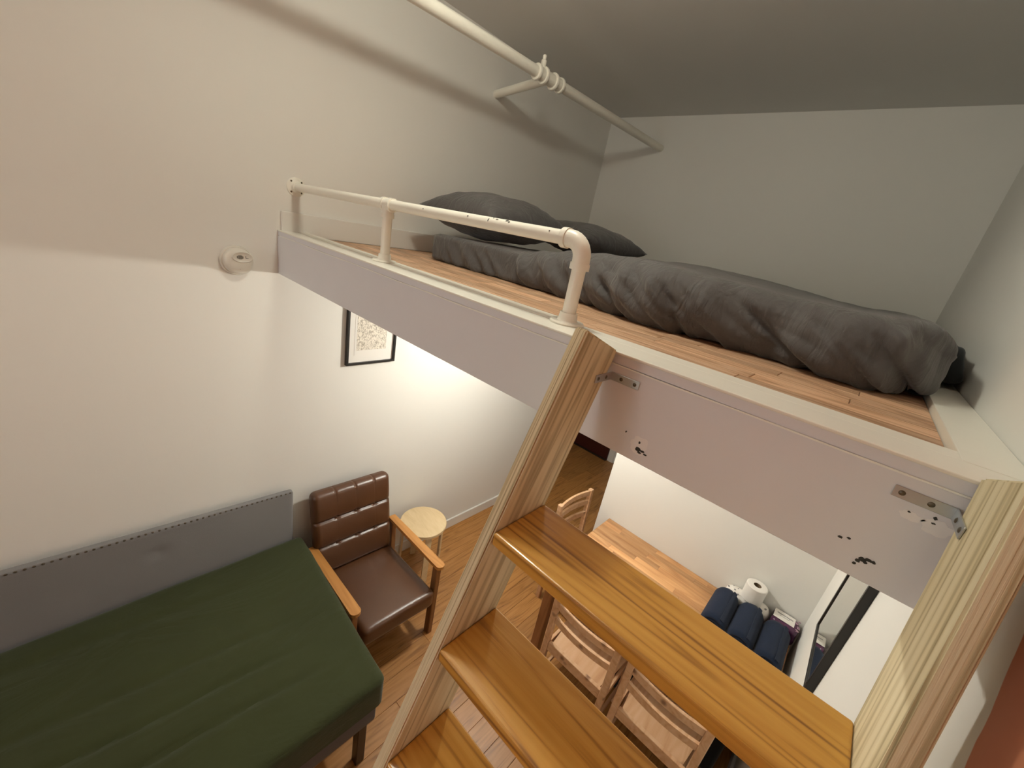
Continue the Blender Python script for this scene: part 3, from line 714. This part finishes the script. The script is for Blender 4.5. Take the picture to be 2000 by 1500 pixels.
# front edge passes (y=-0.273, z=2.04); y = -0.273 + (z-2.04)*0.394
fy = lambda z: -0.273 + (z - 2.04) * 0.394
DEP = 0.1365                                 # horizontal depth of the stringers
def stringer(x0, x1, ztf, ztb):
    # side outline in local frame: z along the stringer, y across (local), plumb cut at the top, level cut at the floor
    Rm = Matrix.Rotation(-SL, 3, 'X')        # world = Rm-1 applied below
    outline = [(fy(0), 0.0), (fy(0) + DEP, 0.0), (-0.001, ztb), (fy(ztf), ztf)]
    base = Vector((0, fy(0), 0))
    inv = Matrix.Rotation(SL, 3, 'X')        # local z axis leans towards +Y
    pts = []
    for (yy, zz) in outline: pts.append(inv @ (Vector((0, yy, zz)) - base))
    mb = MB(); mb.prism([(0, p.y, p.z) for p in pts], (x1 - x0, 0, 0))
    bmesh.ops.subdivide_edges(mb.bm, edges=[e for e in mb.bm.edges if e.calc_length() > 1.0], cuts=12)
    bmesh.ops.bevel(mb.bm, geom=[e for e in mb.bm.edges if len(e.link_faces) == 2 and e.calc_face_angle(0) > 0.5], offset=0.0028, segments=2, affect='EDGES')
    o = mb.build('stringer', 'pine_raw', ld)
    o.location = Vector((x0, fy(0), 0)) - LO; o.rotation_euler = (-SL, 0, 0)
    return o
sL = stringer(1.742, 1.767, 2.400, 2.353)
sR = stringer(2.2685, 2.2925, 2.400, 2.357)
TR = 0.2135; zt = 2.047
while zt > 0.15:
    mb = MB(); y0 = fy(zt) + 0.001
    mb.box(1.7675, 2.2680, y0 - 0.003, y0 + DEP + 0.002, zt - 0.026, zt, 0.004, 3)
    c = Vector((2.019, y0 + DEP / 2, zt - 0.013))
    mb.build('tread', 'oak', ld, False, None)
    o = ld.children[-1]
    for v in o.data.vertices: v.co -= c
    o.location = c - LO
    zt -= TR
# zinc corner brackets
def bracket(xs, sgn, zc):
    mb = MB(); t = 0.0022; h = 0.0082; Lb = 0.062
    x0, x1 = sorted((xs, xs + sgn * Lb)); mb.box(x0, x1, -t - 0.0002, -0.0002, zc - h, zc + h, 0.0006, 1)
    xa, xb = sorted((xs, xs + sgn * t)); mb.box(xa, xb, -Lb, -0.0002, zc - h, zc + h, 0.0006, 1)
    o = mb.build('corner_bracket', 'zinc', ld, False)
    for v in o.data.vertices: v.co -= LO
    for f in (0.38, 0.85):
        MB().lathe([(0, 0.0016), (0.0028, 0.0012), (0.0040, 0)], Vector((xs + sgn * Lb * f, -t, zc)) - LO, (0, -1, 0), 14).build('screw', 'screw', o, True)
        MB().lathe([(0, 0.0016), (0.0028, 0.0012), (0.0040, 0)], Vector((xs + sgn * t, -Lb * f, zc)) - LO, (sgn, 0, 0), 14).build('screw', 'screw', o, True)
bracket(1.7672, 1, 2.302)
bracket(2.2682, -1, 2.302)

# ================================================================ table against the partition
TX0, TX1, TY0, TY1, TZ = 1.222, 2.400, 1.060, 1.768, 0.75
tb = thing('table', 'butcher-block pine table pushed against the white partition', 'table', (1.82, 1.36, 0))
TO = Vector((1.82, 1.36, 0))
rt = random.Random(5); ny = 15; sw = (TY1 - TY0) / ny
top = MB().box(TX0 + .004, TX1 - .004, TY0 + .004, TY1 - .004, TZ - 0.028, TZ - 0.006).build('top_core', 'pinetable', tb)
for v in top.data.vertices: v.co -= TO
for j in range(ny):
    xx = TX0 - rt.random() * 0.35
    while xx < TX1:
        ln = rt.choice([0.26, 0.34, 0.44, 0.52]); a, e = max(xx, TX0), min(xx + ln, TX1)
        if e - a > 0.02:
            key = ('stave', round(e - a, 3), j in (0, ny - 1))
            if key not in plank_mesh:
                plank_mesh[key] = MB().box(-(e - a) / 2 + .0003, (e - a) / 2 - .0003, -sw / 2 + .0003, sw / 2 - .0003, -0.027, 0, 0.0008, 1).mesh('stave', 'pinetable')
            put('stave', plank_mesh[key], tb, Vector(((a + e) / 2, TY0 + sw * (j + 0.5), TZ)) - TO)
        xx += ln
def tbb(mb, name, mat):
    o = mb.build(name, mat, tb)
    for v in o.data.vertices: v.co -= TO
for (lx, ly) in ((TX0 + .035, TY0 + .035), (TX0 + .055, TY1 - .05), (TX1 - .055, TY1 - .05)):
    mb = MB(); mb.box(lx - .029, lx + .029, ly - .029, ly + .029, 0, TZ - 0.028, 0.004, 1); tbb(mb, 'leg', 'tableleg')
for (x0, x1, y0, y1) in ((TX0 + .084, TX1 - .084, TY0 + .035, TY0 + .055), (TX0 + .084, TX1 - .084, TY1 - .055, TY1 - .035), (TX0 + .04, TX0 + .06, TY0 + .08, TY1 - .08), (TX1 - .06, TX1 - .04, TY0 + .08, TY1 - .08)):
    mb = MB(); mb.box(x0, x1, y0, y1, TZ - 0.10, TZ - 0.0285, 0.002, 1); tbb(mb, 'apron', 'tableleg')
# stand-in case for an unidentified dark area under the table
case = thing('stand_in_case', 'black stand-in case filling an unidentified dark area under the table behind the chairs', 'case', (2.02, 1.49, 0))
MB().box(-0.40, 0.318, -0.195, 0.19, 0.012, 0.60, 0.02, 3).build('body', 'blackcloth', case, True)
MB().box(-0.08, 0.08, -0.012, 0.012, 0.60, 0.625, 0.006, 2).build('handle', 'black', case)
for fx in (-0.28, 0.27):
    for fyy in (-0.15, 0.14): MB().cyl((fx, fyy, 0), (fx, fyy, 0.013), 0.012).build('foot', 'black', case)

# ================================================================ pine chairs (local: faces +Y, back at y=0)
def make_chair():
    c = thing('pine_chair', 'x', 'chair')
    W2 = 0.185
    for sx in (-1, 1):
        mb = MB(); mb.box(sx * W2 - .0165, sx * W2 + .0165, -0.013, 0.020, 0.0, 0.47, 0.004, 1)
        mb.box(sx * W2 - .0165, sx * W2 + .0165, -0.013, 0.020, 0.465, 0.845, 0.004, 1, rotX(math.radians(2.2)), (0, 0, 0.47)); mb.build('back_post', 'pinechair', c)
        mb = MB(); mb.box(sx * (W2 + .004) - .017, sx * (W2 + .004) + .017, 0.345, 0.378, 0.0, 0.428, 0.004, 1); mb.build('front_leg', 'pinechair', c)
        mb = MB(); mb.box(sx * W2 - .009, sx * W2 + .009, 0.019, 0.346, 0.385, 0.428, 0.002, 1); mb.build('side_rail', 'pinechair', c)
        mb = MB(); mb.box(sx * W2 - .008, sx * W2 + .008, 0.019, 0.346, 0.17, 0.195, 0.002, 1); mb.build('stretcher', 'pinechair', c)
    mb = MB(); mb.prism([(-W2 + .030, 0.022, 0.4285), (W2 - .030, 0.022, 0.4285), (W2 - .004, 0.25, 0.4285), (W2 + .012, 0.375, 0.4285), (W2 + .002, 0.395, 0.4285), (-W2 - .002, 0.395, 0.4285), (-W2 - .012, 0.375, 0.4285), (-W2 + .004, 0.25, 0.4285)], (0, 0, 0.020)); mb.build('seat', 'pinechair', c)
    mb = MB(); mb.box(-W2 + .0165, W2 - .0165, -0.006, 0.014, 0.400, 0.462, 0.002, 1); mb.build('back_rail', 'pinechair', c)
    mb = MB(); mb.box(-W2 + .0165, W2 - .0165, 0.345, 0.365, 0.375, 0.428, 0.002, 1); mb.build('front_rail', 'pinechair', c)
    def slat(z0, z1, yb):
        # bowed slat
        n = 12; mb = MB(); bm = mb.bm; rows = []
        for k in range(n + 1):
            xx = -W2 + .014 + (2 * W2 - .028) * k / n; bo = -0.020 * (1 - (2 * k / n - 1) ** 2)
            y = yb + bo; rows.append([bm.verts.new((xx, y - .008, z0)), bm.verts.new((xx, y + .008, z0)), bm.verts.new((xx, y + .008, z1)), bm.verts.new((xx, y - .008, z1))])
        for A_, B_ in zip(rows, rows[1:]):
            for q in range(4): bm.faces.new((A_[q], A_[(q + 1) % 4], B_[(q + 1) % 4], B_[q]))
        bm.faces.new(rows[0]); bm.faces.new(rows[-1][::-1]); return mb
    slat(0.795, 0.838, -0.009).build('top_rail', 'pinechair', c)
    slat(0.716, 0.756, -0.006).build('slat', 'pinechair', c)
    slat(0.614, 0.654, -0.001).build('slat', 'pinechair', c)
    return c
ch = make_chair(); ch.location = (1.603, 0.875, 0); ch.rotation_euler = (0, 0, 0)
tag(ch, 'pine slat-back chair tucked under the table, nearer the armchair', 'chair', 'pine chairs at the table')
c2 = copy_tree(ch); c2.location = (2.045, 0.875, 0); c2.rotation_euler = (0, 0, math.radians(0))
tag(c2, 'pine slat-back chair tucked under the table, nearer the right wall', 'chair', 'pine chairs at the table')
c3 = copy_tree(ch); c3.location = (1.002, 1.640, 0); c3.rotation_euler = (0, 0, math.radians(-90 - 3))
tag(c3, 'pine chair at the left end of the table by the partition edge', 'chair', 'pine chairs at the table')

# ================================================================ things on the table
def towel(xc, yc, rad, ln, label, seed, rz):
    t = thing('rolled_towel', label, 'towel', (xc, yc, TZ + rad * 0.97), rz, 'rolled navy towels on the table')
    mb = MB(); bm = mb.bm; seg, nl = 36, 14; rings = []
    for i in range(nl + 1):
        f = i / nl; yy = (f - 0.5) * ln; en = min(f, 1 - f) * ln; rr0 = rad * (1 - 0.10 * math.exp(-(en / 0.010) ** 2))
        ring = []
        for k in range(seg):
            a = 2 * math.pi * k / seg; rr = rr0 * (1 + 0.035 * noise.noise(Vector((math.cos(a) * 1.5, yy * 9, seed + math.sin(a) * 1.5))))
            if abs((a - 1.25)) < 0.09: rr *= 0.965
            ring.append(bm.verts.new((rr * math.cos(a) * 1.03, yy, max(-rad * 0.965, rr * math.sin(a)))))
        rings.append(ring)
    for A_, B_ in zip(rings, rings[1:]):
        for k in range(seg): bm.faces.new((A_[k], B_[k], B_[(k + 1) % seg], A_[(k + 1) % seg]))
    # spiral end faces
    for ring, sg in ((rings[0], -1), (rings[-1], 1)):
        prev = ring
        for lv in range(1, 7):
            fr = 1 - lv / 7.0; cur = []
            for v in prev: cur.append(None)
            cur = [bm.verts.new((ring[k].co.x * fr, ring[k].co.y + sg * (0.004 if lv % 2 else -0.002), ring[k].co.z * fr)) for k in range(seg)]
            for k in range(seg): bm.faces.new((prev[k], cur[k], cur[(k + 1) % seg], prev[(k + 1) % seg]))
            prev = cur
        bm.faces.new(prev)
    mb.build('roll', 'navy', t, True, None, 60)
    # loose outer end of the towel
    pts = []
    for k in range(7):
        a = 0.95 + 0.30 * k / 6; pts.append(((rad + 0.004) * math.cos(a) * 1.03, -ln / 2 + 0.004, (rad + 0.004) * math.sin(a)))
    for k in range(6, -1, -1):
        a = 0.95 + 0.30 * k / 6; pts.append(((rad - 0.002) * math.cos(a) * 1.03, -ln / 2 + 0.004, (rad - 0.002) * math.sin(a)))
    MB().prism(pts, (0, ln - 0.008, 0)).build('loose_edge', 'navy', t, True)
    return t
towel(2.058, 1.515, 0.063, 0.29, 'rolled navy towel farthest left of the three on the table', 1.0, 0.0)
towel(2.188, 1.512, 0.064, 0.29, 'middle rolled navy towel, below the standing toilet roll', 3.0, 0.0)
towel(2.319, 1.500, 0.064, 0.29, 'rolled navy towel against the right wall, in front of the purple pack', 6.0, 0.0)
# two-roll wrapped pack along the partition
wp = thing('wrapped_roll_pack', 'white printed paper-wrapped pair of rolls lying behind the towels', 'tissue', (2.148, 1.7105, TZ))
mb = MB(); mb.soft((-0.118, -0.045, 0.0), (0.118, 0.055, 0.110), 0.046, (40, 20, 20), lambda q, n: q + n * 0.002 * noise.noise(q * 30)); wpb = mb.build('wrap', 'paper', wp, True)
for k, (xx, yy, rr) in enumerate([(-0.105, 0.0, .006), (-0.085, .022, .004), (-0.072, -.012, .005), (-0.06, .014, .004), (-0.05, -.03, .004), (0.09, -.01, .007), (-0.095, -.028, .004), (0.06, -.035, .004)]):
    MB().lathe([(0, 0.0008), (rr, 0.0006), (rr, -0.002)], (xx, yy, 0.1096 - max(0, abs(xx) - .079) * .42 - max(0, abs(yy) - .01) * .22), (0, 0, 1), 10).build('printed_mark', 'ink', wpb)
# toilet roll standing on the pack
tr_ = thing('toilet_roll', 'white toilet roll standing upright on top of the wrapped pack', 'toilet roll', (2.160, 1.705, TZ + 0.1115))
MB().lathe([(0.020, 0.098), (0.050, 0.098), (0.0535, 0.095), (0.0535, 0.003), (0.050, 0.0), (0.020, 0.0), (0.020, 0.098)], (0, 0, 0), (0, 0, 1), 48).build('paper', 'paper', tr_, True)
MB().lathe([(0.0198, 0.097), (0.0198, 0.001), (0.0185, 0.001), (0.0185, 0.097), (0.0198, 0.097)], (0, 0, 0), (0, 0, 1), 40).build('cardboard_core', 'card', tr_, True)
# purple wrapped pack in the corner
pp = thing('tissue_pack', 'purple plastic-wrapped tissue pack with a white label in the table corner', 'tissue', (2.338, 1.708, TZ))
mb = MB(); mb.soft((-0.064, -0.052, 0.0), (0.064, 0.056, 0.112), 0.022, (24, 20, 20), lambda q, n: q + n * 0.003 * noise.noise(q * 40)); ppb = mb.build('wrap', 'purple', pp, True)
lb = MB().box(-0.060, 0.040, -0.026, 0.050, 0.1128, 0.1140, 0.0004, 1).build('paper_label', 'paper', ppb)
rk = random.Random(3)
for (zz, x0, x1, hh) in ((0.022, -0.046, 0.030, .0055), (0.006, -0.030, 0.012, .0022)):
    xx = x0
    while xx < x1:
        wl = rk.uniform(.003, .006); MB().box(xx, xx + wl, zz - hh * rk.uniform(.6, 1), zz + hh * rk.uniform(.6, 1), 0.1139, 0.1144).build('letter', 'ink', lb); xx += wl + .0016
for k in range(7):
    a = (0.043 + rk.uniform(-.004, .012), -0.04 + k * 0.014 + rk.uniform(-.003, .003))
    MB().box(a[0], a[0] + .014, a[1] - .002, a[1] + .002, 0.1105, 0.1142, 0.0005, 1, rotZ(rk.uniform(-.6, .6)), (a[0], a[1], .113)).build('printed_petal', 'pinkwrap', ppb)

# ================================================================ mirror on the right wall under the loft
mi = thing('wall_mirror', 'narrow black-framed mirror on the right wall above the table', 'mirror', (XL, 1.10, 1.20))
Ya, Yb, Za, Zb, dp, fw = -0.21, 0.21, 0.0, 0.80, 0.026, 0.016
for (a, e, c, d) in ((Ya, Yb, Za, Za + fw), (Ya, Yb, Zb - fw, Zb), (Ya, Ya + fw, Za + fw, Zb - fw), (Yb - fw, Yb, Za + fw, Zb - fw)):
    MB().box(-dp, -0.0005, a, e, c, d, 0.0012, 1).build('frame_side', 'black', mi)
MB().box(-dp + 0.004, -0.002, Ya + fw, Yb - fw, Za + fw, Zb - fw).build('mirror_glass', 'mirror', mi)

# ================================================================ lamps
def globe_lamp(name, label, spec, mount, fl_):
    # flattened opal globe on a round base; mount = where the base sits (ceiling height or wall Y)
    x0, y0, z0 = spec['pos']; r = spec['radius']
    t = thing(name, label, 'lamp', (x0, y0, z0))
    d = mount.length; ax = mount.normalized(); bt_ = min(0.022, d * 0.3)
    MB().lathe([(0, d - 0.001), (0.072, d - 0.001), (0.075, d - 0.004), (0.068, d - bt_), (0.034, d - bt_ * 1.1), (0.034, r * fl_ * 0.75), (0, r * fl_ * 0.75)], (0, 0, 0), ax, 40).build('base', 'plast', t, True, None, 30)
    prof = [(r * math.sin(math.pi * k / 20), fl_ * r * math.cos(math.pi * k / 20)) for k in range(21)]; prof[0] = (0, fl_ * r); prof[-1] = (0, -fl_ * r)
    st_ = spec['power'] / (math.pi * 4 * math.pi * r * r)      # radiant power of a lambertian globe = strength * pi * area
    MB().lathe(prof, (0, 0, 0), (0, 0, 1), 32).build('globe', glow('lit_globe', spec['color'], st_), t, True)
    return t
globe_lamp('ceiling_lamp', 'flat white globe lamp on the ceiling over the ladder', LAMP_MAIN, Vector((0, 0, H - LAMP_MAIN['pos'][2])), 0.58)
globe_lamp('fill_lamp', 'added white fill globe behind the viewer', LAMP_FILL, Vector((0, -3.0 - LAMP_FILL['pos'][1], 0)), 1.0)
globe_lamp('loft_lamp', 'small white bulb lamp on the underside of the loft', LAMP_LOFT, Vector((0, 0, ZB + 0.002 - LAMP_LOFT['pos'][2])), 0.72)
